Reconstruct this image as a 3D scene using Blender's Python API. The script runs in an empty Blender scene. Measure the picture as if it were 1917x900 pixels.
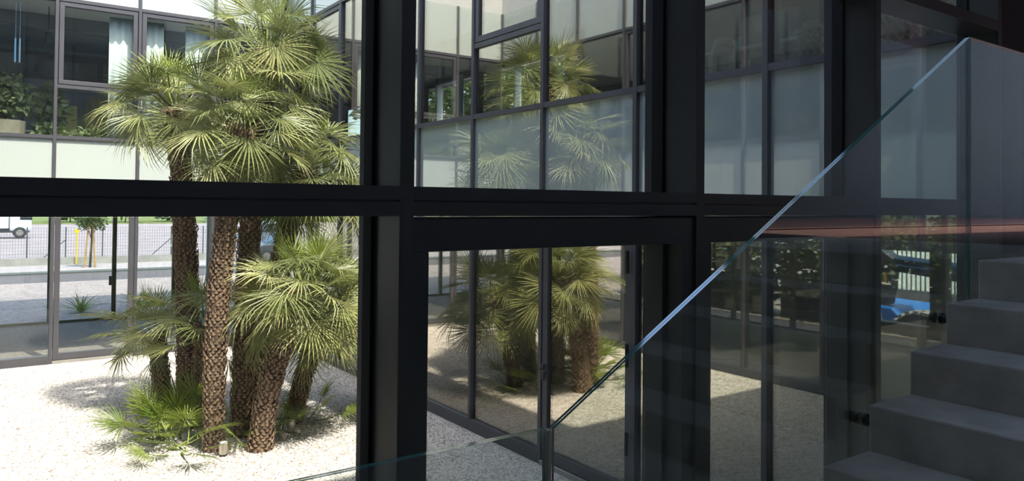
import bpy, math, random
from mathutils import Vector, Matrix
random.seed(7)
scene = bpy.context.scene
col = scene.collection

# ------------------------------------------------------------------ camera
# axes: X to the right along the near and far facades, Y away across the courtyard, Z up; the eye is the origin
cam_d = bpy.data.cameras.new('camera'); cam = bpy.data.objects.new('camera', cam_d); col.objects.link(cam)
cam_d.sensor_fit = 'HORIZONTAL'; cam_d.sensor_width = 36.0
cam_d.lens = 36.0 * 1395.0 / 1917.0
cam_d.shift_y = -94.0 / 1917.0
cam_d.clip_start = 0.05; cam_d.clip_end = 500
RX = Vector((0.8160, -0.5780, 0.0094)); FW = Vector((0.5777, 0.8160, 0.0187))
FW = (FW - RX * FW.dot(RX) / RX.dot(RX)).normalized(); RX.normalize(); UP = RX.cross(FW)
cam.matrix_world = Matrix(((RX.x, UP.x, -FW.x, 0), (RX.y, UP.y, -FW.y, 0), (RX.z, UP.z, -FW.z, 0), (0, 0, 0, 1)))
scene.camera = cam

# ------------------------------------------------------------------ light
world = bpy.data.worlds.new('world'); scene.world = world; world.use_nodes = True
wn = world.node_tree.nodes; wl = world.node_tree.links
SUN = Vector((0.118, -0.52, 1.0)).normalized()
sky = wn.new('ShaderNodeTexSky'); sky.sky_type = 'NISHITA'; sky.sun_disc = False
sky.sun_elevation = math.asin(SUN.z); sky.sun_rotation = math.atan2(SUN.x, SUN.y)
sky.air_density = 1.0; sky.dust_density = 2.2; sky.ozone_density = 1.0
wl.new(sky.outputs[0], wn['Background'].inputs[0]); wn['Background'].inputs[1].default_value = 0.52
sun_d = bpy.data.lights.new('sun', 'SUN'); sun_d.energy = 5.6; sun_d.angle = math.radians(0.6); sun_d.color = (1.0, 0.93, 0.82)
sun = bpy.data.objects.new('sun', sun_d); col.objects.link(sun)
sun.rotation_euler = SUN.to_track_quat('Z', 'Y').to_euler()
scene.view_settings.view_transform = 'Standard'; scene.view_settings.look = 'None'
scene.view_settings.gamma = 1.0; scene.view_settings.use_curve_mapping = False
scene.view_settings.exposure = 0.42
scene.cycles.max_bounces = 10; scene.cycles.transparent_max_bounces = 32
scene.cycles.glossy_bounces = 6; scene.cycles.diffuse_bounces = 4; scene.cycles.transmission_bounces = 6
scene.cycles.sample_clamp_indirect = 6.0
scene.cycles.caustics_reflective = False; scene.cycles.caustics_refractive = False

# ------------------------------------------------------------------ materials
def new_mat(name):
    m = bpy.data.materials.new(name); m.use_nodes = True
    return m, m.node_tree.nodes, m.node_tree.links, m.node_tree.nodes['Principled BSDF']

def plain(name, c, rough=0.5, metal=0.0, spec=0.5, noise=0.0, nscale=6.0, bump=0.0, bscale=60.0, emit=None):
    m, n, l, b = new_mat(name)
    b.inputs['Base Color'].default_value = (*c, 1); b.inputs['Roughness'].default_value = rough
    b.inputs['Metallic'].default_value = metal; b.inputs['Specular IOR Level'].default_value = spec
    tc = n.new('ShaderNodeTexCoord')
    if noise > 0:
        t = n.new('ShaderNodeTexNoise'); t.inputs['Scale'].default_value = nscale; t.inputs['Detail'].default_value = 6
        l.new(tc.outputs['Object'], t.inputs['Vector'])
        r = n.new('ShaderNodeValToRGB')
        r.color_ramp.elements[0].position = 0.3; r.color_ramp.elements[1].position = 0.7
        r.color_ramp.elements[0].color = (*[max(0, x * (1 - noise)) for x in c], 1)
        r.color_ramp.elements[1].color = (*[min(1, x * (1 + noise)) for x in c], 1)
        l.new(t.outputs['Fac'], r.inputs['Fac']); l.new(r.outputs['Color'], b.inputs['Base Color'])
    if bump > 0:
        t = n.new('ShaderNodeTexNoise'); t.inputs['Scale'].default_value = bscale; t.inputs['Detail'].default_value = 4
        l.new(tc.outputs['Object'], t.inputs['Vector'])
        bp = n.new('ShaderNodeBump'); bp.inputs['Strength'].default_value = bump; bp.inputs['Distance'].default_value = 0.02
        l.new(t.outputs['Fac'], bp.inputs['Height']); l.new(bp.outputs['Normal'], b.inputs['Normal'])
    if emit:
        b.inputs['Emission Color'].default_value = (*c, 1); b.inputs['Emission Strength'].default_value = emit
    return m

def schlick(n, l, r0):
    lw = n.new('ShaderNodeLayerWeight'); lw.inputs['Blend'].default_value = 0.5
    p = n.new('ShaderNodeMath'); p.operation = 'POWER'; p.inputs[1].default_value = 5.0
    l.new(lw.outputs['Facing'], p.inputs[0])
    a = n.new('ShaderNodeMath'); a.operation = 'MULTIPLY_ADD'; a.inputs[1].default_value = 1 - r0; a.inputs[2].default_value = r0
    l.new(p.outputs[0], a.inputs[0])
    return a.outputs[0]

def glass(name, r0, tint, gcol=(1, 1, 1)):
    """thin architectural glass: straight transmission with a tint plus a mirror reflection that grows at grazing angles"""
    m, n, l, b = new_mat(name); n.remove(b)
    tr = n.new('ShaderNodeBsdfTransparent'); tr.inputs[0].default_value = (*tint, 1)
    gl = n.new('ShaderNodeBsdfGlossy'); gl.inputs['Roughness'].default_value = 0.0; gl.inputs[0].default_value = (*gcol, 1)
    mx = n.new('ShaderNodeMixShader'); l.new(schlick(n, l, r0), mx.inputs[0])
    l.new(tr.outputs[0], mx.inputs[1]); l.new(gl.outputs[0], mx.inputs[2]); l.new(mx.outputs[0], n['Material Output'].inputs[0])
    return m

def coated(name, c, r0, rough=0.0):
    """opaque enamelled glass: diffuse back coat seen through a reflecting face"""
    m, n, l, b = new_mat(name); n.remove(b)
    df = n.new('ShaderNodeBsdfDiffuse'); df.inputs[0].default_value = (*c, 1)
    gl = n.new('ShaderNodeBsdfGlossy'); gl.inputs['Roughness'].default_value = rough; gl.inputs[0].default_value = (1, 1, 1, 1)
    mx = n.new('ShaderNodeMixShader'); l.new(schlick(n, l, r0), mx.inputs[0])
    l.new(df.outputs[0], mx.inputs[1]); l.new(gl.outputs[0], mx.inputs[2]); l.new(mx.outputs[0], n['Material Output'].inputs[0])
    return m

def leafy(name, c1, c2, transl=0.25):
    m, n, l, b = new_mat(name); 
    oi = n.new('ShaderNodeObjectInfo'); tc = n.new('ShaderNodeTexCoord')
    t = n.new('ShaderNodeTexNoise'); t.inputs['Scale'].default_value = 9.0; l.new(tc.outputs['Object'], t.inputs['Vector'])
    ad = n.new('ShaderNodeMath'); ad.operation = 'MULTIPLY_ADD'; ad.inputs[1].default_value = 0.75; ad.inputs[2].default_value = -0.10
    l.new(oi.outputs['Random'], ad.inputs[0])
    a2 = n.new('ShaderNodeMath'); a2.operation = 'MULTIPLY_ADD'; a2.inputs[1].default_value = 0.5; l.new(t.outputs['Fac'], a2.inputs[0]); l.new(ad.outputs[0], a2.inputs[2])
    r = n.new('ShaderNodeMix'); r.data_type = 'RGBA'; r.inputs[6].default_value = (*c1, 1); r.inputs[7].default_value = (*c2, 1)
    l.new(a2.outputs[0], r.inputs[0])
    l.new(r.outputs[2], b.inputs['Base Color']); b.inputs['Roughness'].default_value = 0.42; b.inputs['Specular IOR Level'].default_value = 0.5
    tl = n.new('ShaderNodeBsdfTranslucent'); l.new(r.outputs[2], tl.inputs[0])
    mx = n.new('ShaderNodeMixShader'); mx.inputs[0].default_value = transl
    l.new(b.outputs[0], mx.inputs[1]); l.new(tl.outputs[0], mx.inputs[2]); l.new(mx.outputs[0], n['Material Output'].inputs[0])
    return m

def pebbly(name, cols, scale, bump=0.6):
    m, n, l, b = new_mat(name)
    tc = n.new('ShaderNodeTexCoord'); v = n.new('ShaderNodeTexVoronoi'); v.inputs['Scale'].default_value = scale
    l.new(tc.outputs['Object'], v.inputs['Vector'])
    s = n.new('ShaderNodeSeparateColor'); l.new(v.outputs['Color'], s.inputs[0])
    r = n.new('ShaderNodeValToRGB'); cr = r.color_ramp
    for i, c in enumerate(cols):
        e = cr.elements[i] if i < 2 else cr.elements.new(0.5)
        e.position = i / (len(cols) - 1); e.color = (*c, 1)
    l.new(s.outputs[0], r.inputs[0]); l.new(r.outputs[0], b.inputs['Base Color']); b.inputs['Roughness'].default_value = 0.9
    b.inputs['Specular IOR Level'].default_value = 0.2
    bp = n.new('ShaderNodeBump'); bp.inputs['Strength'].default_value = bump; bp.inputs['Distance'].default_value = 0.02; bp.invert = True
    l.new(v.outputs['Distance'], bp.inputs['Height']); l.new(bp.outputs['Normal'], b.inputs['Normal'])
    return m

M = {}
M['frame'] = plain('dark_grey_frame_paint', (0.085, 0.083, 0.095), 0.45, 0.0, 0.4, 0.08, 3, 0.03, 40)
M['black'] = plain('black_steel_paint', (0.085, 0.083, 0.084), 0.30, 0.0, 0.7, 0.12, 5, 0.02, 60)
M['gasket'] = plain('gasket_rubber', (0.012, 0.012, 0.013), 0.8)
M['spandrel'] = coated('white_enamelled_glass', (0.53, 0.585, 0.55), 0.07)
M['spandrel_r'] = coated('white_enamelled_glass_mirrored', (0.50, 0.58, 0.57), 0.34)
M['glass_n'] = glass('clear_glass_near', 0.035, (0.97, 0.985, 0.97))
M['glass_f'] = glass('clear_glass_far', 0.05, (0.93, 0.95, 0.94))
M['glass_r'] = glass('reflective_glass', 0.36, (0.84, 0.88, 0.86), (1.0, 0.93, 0.83))
M['glass_b'] = glass('balustrade_glass', 0.045, (0.965, 0.985, 0.975))
M['glass_edge'] = coated('green_glass_edge', (0.07, 0.30, 0.28), 0.30, 0.08)
M['steel'] = plain('brushed_steel', (0.55, 0.50, 0.44), 0.3, 1.0)
M['alu'] = plain('pale_aluminium', (0.62, 0.54, 0.45), 0.35, 0.35)
M['concrete'] = plain('fair_faced_concrete', (0.62, 0.575, 0.535), 0.75, 0, 0.3, 0.14, 7, 0.12, 55)
M['wallgrey'] = plain('grey_wall_plaster', (0.42, 0.395, 0.375), 0.85, 0, 0.3, 0.06, 4)
M['darkwall'] = plain('charcoal_wall', (0.055, 0.055, 0.062), 0.6, 0, 0.3, 0.08, 4)
M['whitewall'] = plain('off_white_plaster', (0.62, 0.62, 0.60), 0.85, 0, 0.3, 0.05, 3)
M['slab'] = plain('slab_grey', (0.25, 0.25, 0.26), 0.8)
M['ceil'] = plain('ceiling_grey', (0.70, 0.71, 0.70), 0.9)
M['carpet'] = plain('grey_brown_floor', (0.26, 0.23, 0.205), 0.9, 0, 0.2, 0.22, 14, 0.1, 120)
M['redfloor'] = plain('red_brown_floor', (0.17, 0.068, 0.052), 0.6, 0, 0.3, 0.15, 3)
M['gravel'] = pebbly('white_gravel', [(0.72, 0.69, 0.65), (0.36, 0.32, 0.29), (0.60, 0.56, 0.51)], 45)
M['pebble'] = plain('white_pebble', (0.78, 0.74, 0.70), 0.75, 0, 0.3)
M['outgravel'] = pebbly('pink_grey_gravel', [(0.40, 0.33, 0.31), (0.24, 0.20, 0.19), (0.48, 0.40, 0.385)], 16, 0.4)
M['asphalt'] = plain('asphalt', (0.13, 0.115, 0.12), 0.9, 0, 0.2, 0.12, 5)
M['lot'] = plain('pale_tarmac_lot', (0.33, 0.275, 0.285), 0.9, 0, 0.2, 0.14, 0.6)
M['pavement'] = plain('pavement', (0.38, 0.33, 0.33), 0.9, 0, 0.2, 0.1, 3)
M['pavement2'] = plain('pale_paving', (0.55, 0.56, 0.46), 0.9, 0, 0.2, 0.08, 2)
M['kerbdark'] = plain('dark_kerb', (0.10, 0.11, 0.10), 0.9)
M['lowwall'] = plain('low_concrete_wall', (0.33, 0.32, 0.29), 0.9, 0, 0.2, 0.2, 2)
M['grass'] = plain('dry_grass', (0.16, 0.19, 0.06), 0.9, 0, 0.2, 0.35, 2)
M['wire'] = plain('fence_wire', (0.12, 0.13, 0.14), 0.5, 0.5)
M['palm'] = leafy('palm_leaf', (0.08, 0.125, 0.03), (0.57, 0.58, 0.26), 0.2)
M['palmyoung'] = leafy('young_palm_leaf', (0.10, 0.17, 0.02), (0.40, 0.47, 0.10), 0.24)
M['trunk'] = plain('palm_trunk', (0.13, 0.09, 0.062), 0.9, 0, 0.2, 0.4, 26, 0.6, 70)
M['fibre'] = plain('palm_fibre', (0.30, 0.21, 0.145), 0.9, 0, 0.2, 0.5, 40)
M['leaf'] = leafy('tree_leaf', (0.05, 0.09, 0.02), (0.16, 0.22, 0.06), 0.25)
M['leafpale'] = leafy('pot_plant_leaf', (0.16, 0.22, 0.09), (0.42, 0.48, 0.28), 0.25)
M['bark'] = plain('bark', (0.13, 0.10, 0.075), 0.9, 0, 0.2, 0.3, 12)
M['stake'] = plain('timber_stake', (0.45, 0.28, 0.10), 0.8, 0, 0.2, 0.2, 8)
M['pot'] = plain('stone_pot', (0.34, 0.31, 0.24), 0.8, 0, 0.2, 0.15, 12)
M['curtain'] = plain('pale_curtain', (0.66, 0.74, 0.70), 0.9, 0, 0.1)
M['fabric'] = plain('grey_green_fabric', (0.25, 0.30, 0.30), 0.95, 0, 0.1, 0.08, 20)
M['white'] = plain('white_lacquer', (0.72, 0.78, 0.76), 0.4)
M['navy'] = plain('navy_paint', (0.016, 0.035, 0.08), 0.7, 0, 0.2)
M['blue'] = plain('bright_blue_paint', (0.02, 0.22, 0.72), 0.35)
M['sky_blue'] = plain('light_blue_stripe', (0.12, 0.42, 0.85), 0.4)
M['yellow'] = plain('yellow_sticker', (0.75, 0.50, 0.03), 0.5)
M['rubber'] = plain('tyre_rubber', (0.03, 0.03, 0.03), 0.9)
M['tread'] = plain('pale_tyre_tread', (0.55, 0.54, 0.50), 0.9, 0, 0.1, 0.2, 20)
M['carpaint'] = plain('blue_grey_car_paint', (0.20, 0.23, 0.27), 0.25, 0.3)
M['cargrey'] = plain('dark_grey_car_paint', (0.07, 0.075, 0.085), 0.25, 0.2)
M['carglass'] = plain('car_glass', (0.02, 0.025, 0.03), 0.05)
M['vanwhite'] = plain('van_white', (0.62, 0.66, 0.70), 0.35)
M['red'] = plain('dark_red_panel', (0.30, 0.06, 0.05), 0.5)
M['greenhose'] = plain('green_hose', (0.02, 0.32, 0.18), 0.4)
M['lamp'] = plain('lamp_black', (0.03, 0.03, 0.03), 0.4)
M['cream'] = plain('cream_panel', (0.66, 0.60, 0.30), 0.8)
M['bluelight'] = plain('lit_blue_tube', (0.35, 0.62, 0.95), 0.4, emit=0.3)

# ------------------------------------------------------------------ helpers
def tag(o, label=None, cat=None, group=None, kind=None):
    if label: o['label'] = label
    if cat: o['category'] = cat
    if group: o['group'] = group
    if kind: o['kind'] = kind
    return o

def empty(name, loc=(0, 0, 0), **k):
    o = bpy.data.objects.new(name, None); o.location = loc; o.empty_display_size = 0.2; col.objects.link(o)
    return tag(o, **k)

class MB:
    """collects faces in world coordinates, then links them as one mesh object"""
    def __init__(s): s.v = []; s.f = []
    def quadbox(s, c):            # 8 corners: bottom ring then top ring
        b = len(s.v); s.v += [tuple(p) for p in c]
        s.f += [(b, b+3, b+2, b+1), (b+4, b+5, b+6, b+7), (b, b+1, b+5, b+4), (b+1, b+2, b+6, b+5), (b+2, b+3, b+7, b+6), (b+3, b, b+4, b+7)]
        return s
    def box(s, x0, x1, y0, y1, z0, z1):
        if x0 > x1: x0, x1 = x1, x0
        if y0 > y1: y0, y1 = y1, y0
        if z0 > z1: z0, z1 = z1, z0
        return s.quadbox([(x0, y0, z0), (x1, y0, z0), (x1, y1, z0), (x0, y1, z0), (x0, y0, z1), (x1, y0, z1), (x1, y1, z1), (x0, y1, z1)])
    def tube(s, pts, rad, n=10, cap=True):
        pts = [Vector(p) for p in pts]; m = len(pts)
        rr = rad if hasattr(rad, '__len__') else [rad] * m
        b = len(s.v); ref = None
        for i, p in enumerate(pts):
            d = (pts[min(i+1, m-1)] - pts[max(i-1, 0)]).normalized()
            if ref is None: ref = Vector((1, 0, 0)) if abs(d.x) < 0.8 else Vector((0, 1, 0))
            u = (ref - d * ref.dot(d)).normalized(); ref = u; w = d.cross(u)
            for k in range(n):
                a = 2 * math.pi * k / n
                s.v.append(tuple(p + (u * math.cos(a) + w * math.sin(a)) * rr[i]))
        for i in range(m - 1):
            for k in range(n):
                s.f.append((b+i*n+k, b+i*n+(k+1) % n, b+(i+1)*n+(k+1) % n, b+(i+1)*n+k))
        if cap:
            s.f.append(tuple(b+k for k in range(n))[::-1]); s.f.append(tuple(b+(m-1)*n+k for k in range(n)))
        return s
    def prism(s, poly, ax, a0, a1):
        """polygon in the plane across axis ax, drawn out from a0 to a1"""
        b = len(s.v); n = len(poly)
        def P(p, a): return (a, p[0], p[1]) if ax == 0 else (p[0], a, p[1]) if ax == 1 else (p[0], p[1], a)
        s.v += [P(p, a0) for p in poly] + [P(p, a1) for p in poly]
        s.f += [tuple(b+i for i in range(n))[::-1], tuple(b+n+i for i in range(n))]
        s.f += [(b+i, b+(i+1) % n, b+n+(i+1) % n, b+n+i) for i in range(n)]
        return s
    def build(s, name, mat, parent=None, bevel=0.0, smooth=False, **k):
        me = bpy.data.meshes.new(name); me.from_pydata(s.v, [], s.f)
        me.materials.append(M[mat] if isinstance(mat, str) else mat)
        o = bpy.data.objects.new(name, me); col.objects.link(o)
        if smooth:
            me.polygons.foreach_set('use_smooth', [True] * len(me.polygons))
        if parent is not None:
            o.parent = parent
            o.matrix_parent_inverse = Matrix.Translation(-parent.location) if parent.type == 'EMPTY' else Matrix.Identity(4)
        if bevel > 0:
            bm = o.modifiers.new('bevel', 'BEVEL'); bm.width = bevel; bm.segments = 2; bm.limit_method = 'ANGLE'
        return tag(o, **k)

def box(name, mat, x0, x1, y0, y1, z0, z1, parent=None, bevel=0.0, **k):
    return MB().box(x0, x1, y0, y1, z0, z1).build(name, mat, parent, bevel, **k)

# ------------------------------------------------------------------ measures (metres from the eye)
G = -2.9                    # courtyard gravel level
XR, XL, YN, YF = 5.16, -0.32, 2.24, 15.52
TOP = 7.1
ZT0, ZT1 = -0.045, 0.055    # transom at the ground floor head
ZS0, ZS1 = 1.09, 1.15       # sill rail
ZM = 2.03                   # transom under the opening sashes
ZH0, ZH1 = 3.56, 3.62       # window head rail
FLOOR1 = 0.95
FST = [-0.30, 1.003, 2.343, 3.705, 5.06]
RST = [2.24 + 1.475 * k for k in range(10)]

# ------------------------------------------------------------------ courtyard ground and land outside
box('floor', 'gravel', XL, XR, YN - 0.02, YF, G - 0.2, G, kind='structure', label='white gravel bed of the courtyard')
def ground(name, mat, x0, x1, y0, y1, z=G, label=None, t=0.3):
    return box(name, mat, x0, x1, y0, y1, z - t, z, kind='structure', label=label)
ground('floor_ground_outside', 'outgravel', -60, 60, 20.5, 30.8, G, 'pinkish gravel strip outside the far wing')
ground('floor_road', 'asphalt', -80, 100, 30.8, 34.1, G, 'grey asphalt road beyond the gravel strip')
ground('trim_1', 'kerbdark', -80, 100, 34.1, 34.9, G + 0.06, 'dark kerb along the far side of the road')
ground('floor_pavement', 'pavement', -80, 100, 34.9, 38.1, G + 0.06, 'pale pink pavement between kerb and low wall')
ground('floor_parking_lot', 'lot', -80, 120, 38.4, 104, G, 'pale tarmac parking lot behind the wire fence')
ground('floor_grass_bank', 'grass', -120, 160, 104, 190, G + 0.1, 'dry grass bank at the end of the parking lot')
ground('floor_yard_left', 'outgravel', -40, -5.6, -20, 20.5, G, 'gravel yard outside the left wing')
ground('floor_yard_right', 'outgravel', 8.7, 60, 2.3, 20.5, G, 'gravel yard outside the right wing')

def pebbles():
    # loose stones spread by geometry nodes over the gravel bed
    bm = MB()
    rnd = random.Random(3)
    ico = [(0, 0, 1), (0.89, 0, 0.45), (0.28, 0.85, 0.45), (-0.72, 0.53, 0.45), (-0.72, -0.53, 0.45), (0.28, -0.85, 0.45), (0.72, 0.53, -0.45), (-0.28, 0.85, -0.45), (-0.89, 0, -0.45), (-0.28, -0.85, -0.45), (0.72, -0.53, -0.45), (0, 0, -1)]
    fc = [(0,1,2),(0,2,3),(0,3,4),(0,4,5),(0,5,1),(1,6,2),(2,7,3),(3,8,4),(4,9,5),(5,10,1),(6,7,2),(7,8,3),(8,9,4),(9,10,5),(10,6,1),(11,7,6),(11,8,7),(11,9,8),(11,10,9),(11,6,10)]
    me = bpy.data.meshes.new('pebble_shape')
    me.from_pydata([(x * rnd.uniform(.8, 1.2), y * rnd.uniform(.65, .95), z * rnd.uniform(.5, .7)) for x, y, z in ico], [], fc)
    m, n, l, b = new_mat('loose_pebble')
    oi = n.new('ShaderNodeObjectInfo'); r = n.new('ShaderNodeValToRGB'); cr = r.color_ramp
    cr.elements[0].color = (0.24, 0.20, 0.17, 1); cr.elements[1].color = (0.80, 0.76, 0.72, 1); cr.elements[1].position = 0.42
    l.new(oi.outputs['Random'], r.inputs[0]); l.new(r.outputs[0], b.inputs['Base Color']); b.inputs['Roughness'].default_value = 0.85
    me.materials.append(m)
    src = bpy.data.objects.new('pebble_source', me)     # used by the nodes only, not linked to the scene
    ob = MB(); ob.v = [(XL + .1, YN + .12, G + .004), (XR - .1, YN + .12, G + .004), (XR - .1, YF - .1, G + .004), (XL + .1, YF - .1, G + .004)]; ob.f = [(0, 1, 2, 3)]
    o = ob.build('loose_gravel', 'gravel', kind='stuff', label='loose white and tan pebbles over the courtyard')
    ng = bpy.data.node_groups.new('scatter_pebbles', 'GeometryNodeTree')
    ng.interface.new_socket('Geometry', in_out='INPUT', socket_type='NodeSocketGeometry')
    ng.interface.new_socket('Geometry', in_out='OUTPUT', socket_type='NodeSocketGeometry')
    N = ng.nodes; L = ng.links
    gi = N.new('NodeGroupInput'); go = N.new('NodeGroupOutput')
    d = N.new('GeometryNodeDistributePointsOnFaces'); d.inputs['Density'].default_value = 1500
    ii = N.new('GeometryNodeInstanceOnPoints'); oi2 = N.new('GeometryNodeObjectInfo'); oi2.inputs[0].default_value = src
    rv = N.new('FunctionNodeRandomValue'); rv.data_type = 'FLOAT_VECTOR'; rv.inputs[0].default_value = (-.5, -.5, 0); rv.inputs[1].default_value = (.5, .5, 6.28)
    rs = N.new('FunctionNodeRandomValue'); rs.data_type = 'FLOAT'; rs.inputs[2].default_value = 0.008; rs.inputs[3].default_value = 0.017
    L.new(gi.outputs[0], d.inputs[0]); L.new(d.outputs['Points'], ii.inputs['Points']); L.new(oi2.outputs['Geometry'], ii.inputs['Instance'])
    L.new(rv.outputs[0], ii.inputs['Rotation']); L.new(rs.outputs[1], ii.inputs['Scale'])
    jn = N.new('GeometryNodeJoinGeometry'); L.new(gi.outputs[0], jn.inputs[0]); L.new(ii.outputs[0], jn.inputs[0]); L.new(jn.outputs[0], go.inputs[0])
    md = o.modifiers.new('pebbles', 'NODES'); md.node_group = ng
pebbles()

# ------------------------------------------------------------------ facades
class Facade:
    """wall grid: s along the wall, d out towards the courtyard, z up"""
    def __init__(f, name, side, label, frame='frame', gl='glass_f', sp='spandrel'):
        f.side = side; f.fr = frame; f.gl = gl; f.sp = sp
        f.root = empty(name, (0, 0, 0), kind='structure', label=label)
    def B(f, mb, s0, s1, d0, d1, z0, z1):
        if f.side == 'F': return mb.box(s0, s1, YF - d0, YF - d1, z0, z1)
        if f.side == 'R': return mb.box(XR - d0, XR - d1, s0, s1, z0, z1)
        if f.side == 'L': return mb.box(XL + d0, XL + d1, s0, s1, z0, z1)
        return mb.box(s0, s1, YN + d0, YN + d1, z0, z1)
    def part(f, name, mat, s0, s1, d0, d1, z0, z1, parent=None, bevel=0.0):
        return f.B(MB(), s0, s1, d0, d1, z0, z1).build(name, mat, parent or f.root, bevel)
    def sash(f, name, mat, s0, s1, z0, z1, w=0.075, d0=-0.05, d1=0.03, bw=None, gl=None):
        mb = MB(); bw = bw or w
        f.B(mb, s0, s1, d0, d1, z1 - w, z1); f.B(mb, s0, s1, d0, d1, z0, z0 + bw)
        f.B(mb, s0, s0 + w, d0, d1, z0 + bw, z1 - w); f.B(mb, s1 - w, s1, d0, d1, z0 + bw, z1 - w)
        o = mb.build(name, mat, f.root, 0.004)
        f.part('glass_pane', gl or f.gl, s0 + w - .01, s1 - w + .01, -0.016, 0.0, z0 + bw - .01, z1 - w + .01, o)
        return o

HW = 0.027
def courtyard_wall(name, side, label, st, sashes, doors, frame='frame', gl='glass_f', sp='spandrel', gl_up=None):
    f = Facade(name, side, label, frame, gl, sp)
    for s in st:
        f.part('mullion', frame, s - HW, s + HW, -0.12, 0.045, G, 4.8, bevel=0.004)
    for i in range(len(st) - 1):
        a, b = st[i] + HW, st[i+1] - HW
        f.part('transom', frame, a, b, -0.11, 0.035, ZT0, ZT1)
        f.part('sill_rail', frame, a, b, -0.11, 0.04, ZS0, ZS1)
        f.part('head_rail', frame, a, b, -0.11, 0.04, ZH0, ZH1)
        f.part('spandrel_panel', sp, a, b, -0.03, 0.0, ZT1, ZS0)
        f.part('spandrel_panel', sp, a, b, -0.03, 0.0, ZH1, 4.8)
        g = gl_up or gl
        if i in sashes:
            f.part('transom', frame, a, b, -0.09, 0.035, ZM - .03, ZM + .03)
            f.part('glass_pane', g, a, b, -0.016, 0.0, ZS1, ZM - .03)
            f.sash('window_sash', frame, a + .012, b - .012, ZM + .042, ZH0 - .012, gl=g)
        else:
            f.part('glass_pane', g, a, b, -0.016, 0.0, ZS1, ZH0)
        if i in doors:
            f.part('threshold', 'lowwall', a, b, -0.1, 0.06, G, G + .05)
            f.sash('door_leaf', frame, a + .01, b - .01, G + .06, ZT0 - .01, w=0.085, bw=0.12)
        else:
            f.part('base_rail', frame, a, b, -0.1, 0.045, G, G + 0.15, bevel=0.004)
            f.part('glass_pane', gl, a, b, -0.016, 0.0, G + 0.15, ZT0)
    e0, e1 = st[0] - .03, st[-1] + .03
    f.part('parapet_panel', 'whitewall', e0, e1, -0.2, -0.02, 4.8, TOP)
    return f

wf = courtyard_wall('wall_far', 'F', 'sunlit grey framed glass facade across the courtyard', FST, (1, 2), (1,))
wr = courtyard_wall('wall_right', 'R', 'mirroring glass facade along the right side of the courtyard', RST, (3, 7), (2,), gl='glass_r', sp='spandrel_r')
wl_ = courtyard_wall('wall_left', 'L', 'left courtyard facade seen only in reflection', RST, (2, 5), (), gl='glass_f')

# door furniture on the right facade: lever handle and three hinges
hd = MB().tube([(XR - .06, 6.585, -1.83), (XR - .11, 6.585, -1.83), (XR - .11, 6.46, -1.83)], 0.011, 8)
hd.box(XR - .05, XR - .062, 6.565, 6.605, -1.95, -1.77).build('door_handle', 'lamp', wr.root)
for z in (-0.55, -1.45, -2.3):
    MB().tube([(XR - .07, 5.245, z - .11), (XR - .07, 5.245, z + .11)], 0.018, 8).build('hinge', 'gasket', wr.root)

# ------------------------------------------------------------------ rooms behind the facades
def wing(tagname, x0, x1, y0, y1, labels):
    box('floor_' + tagname, 'carpet', x0, x1, y0, y1, G - .2, G + .02, kind='structure', label=labels[0])
    box('ceiling_' + tagname, 'ceil', x0, x1, y0, y1, -.04, FLOOR1, kind='structure', label=labels[1])
    box('ceiling_' + tagname + '_upper', 'ceil', x0, x1, y0, y1, ZH1 + .05, ZH1 + .3, kind='structure', label=labels[2])
    box('ceiling_' + tagname + '_roof', 'slab', x0, x1, y0, y1, TOP - .25, TOP, kind='structure', label=labels[3])
wing('far', XL - 4.9, XR + 3.4, YF + .12, 20.4, ('brown carpeted ground floor of the far wing', 'floor slab above the ground floor of the far wing', 'upper ceiling of the far wing', 'roof of the far wing'))
wing('right', XR + .12, 8.5, 2.28, YF + .12, ('floor of the right wing', 'floor slab above the ground floor of the right wing', 'upper ceiling of the right wing', 'roof of the right wing'))
wing('left', -5.2, XL - .12, 1.9, YF + .12, ('floor of the left wing', 'floor slab above the ground floor of the left wing', 'upper ceiling of the left wing', 'roof of the left wing'))

# outer side of the far wing: slim posts, glass, solid upper wall with a window
of = empty('wall_far_outer', (0, 0, 0), kind='structure', label='outer glazing of the far wing with olive posts')
M['olive'] = plain('olive_post_paint', (0.115, 0.125, 0.055), 0.5, 0, 0.3, 0.1, 5)
pst = [-4.1, -2.75, -1.4, -.05, 1.28, 2.61, 3.96, 5.13, 6.6, 8.2]
for x in pst:
    box('post', 'olive', x - .045, x + .045, 20.36, 20.46, G, -.04, of)
box('lock_case', 'lamp', 2.50, 2.56, 20.36, 20.40, -2.05, -1.83, of)
for a, b in zip(pst, pst[1:]):
    box('glass_pane', 'glass_f', a + .045, b - .045, 20.40, 20.415, G + .08, -.04, of)
    box('base_rail', 'olive', a + .045, b - .045, 20.37, 20.45, G, G + .08, of)
box('door_jamb', 'white', 4.72, 4.80, 20.30, 20.36, G, -.04, of); box('door_jamb', 'white', 4.84, 4.95, 20.30, 20.36, G, -.04, of)
box('wall_far_outer_upper', 'darkwall', XL - 4.9, XR + 3.4, 20.4, 20.6, FLOOR1 + .02, TOP, kind='structure', label='dark upper outer wall of the far wing')

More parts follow.
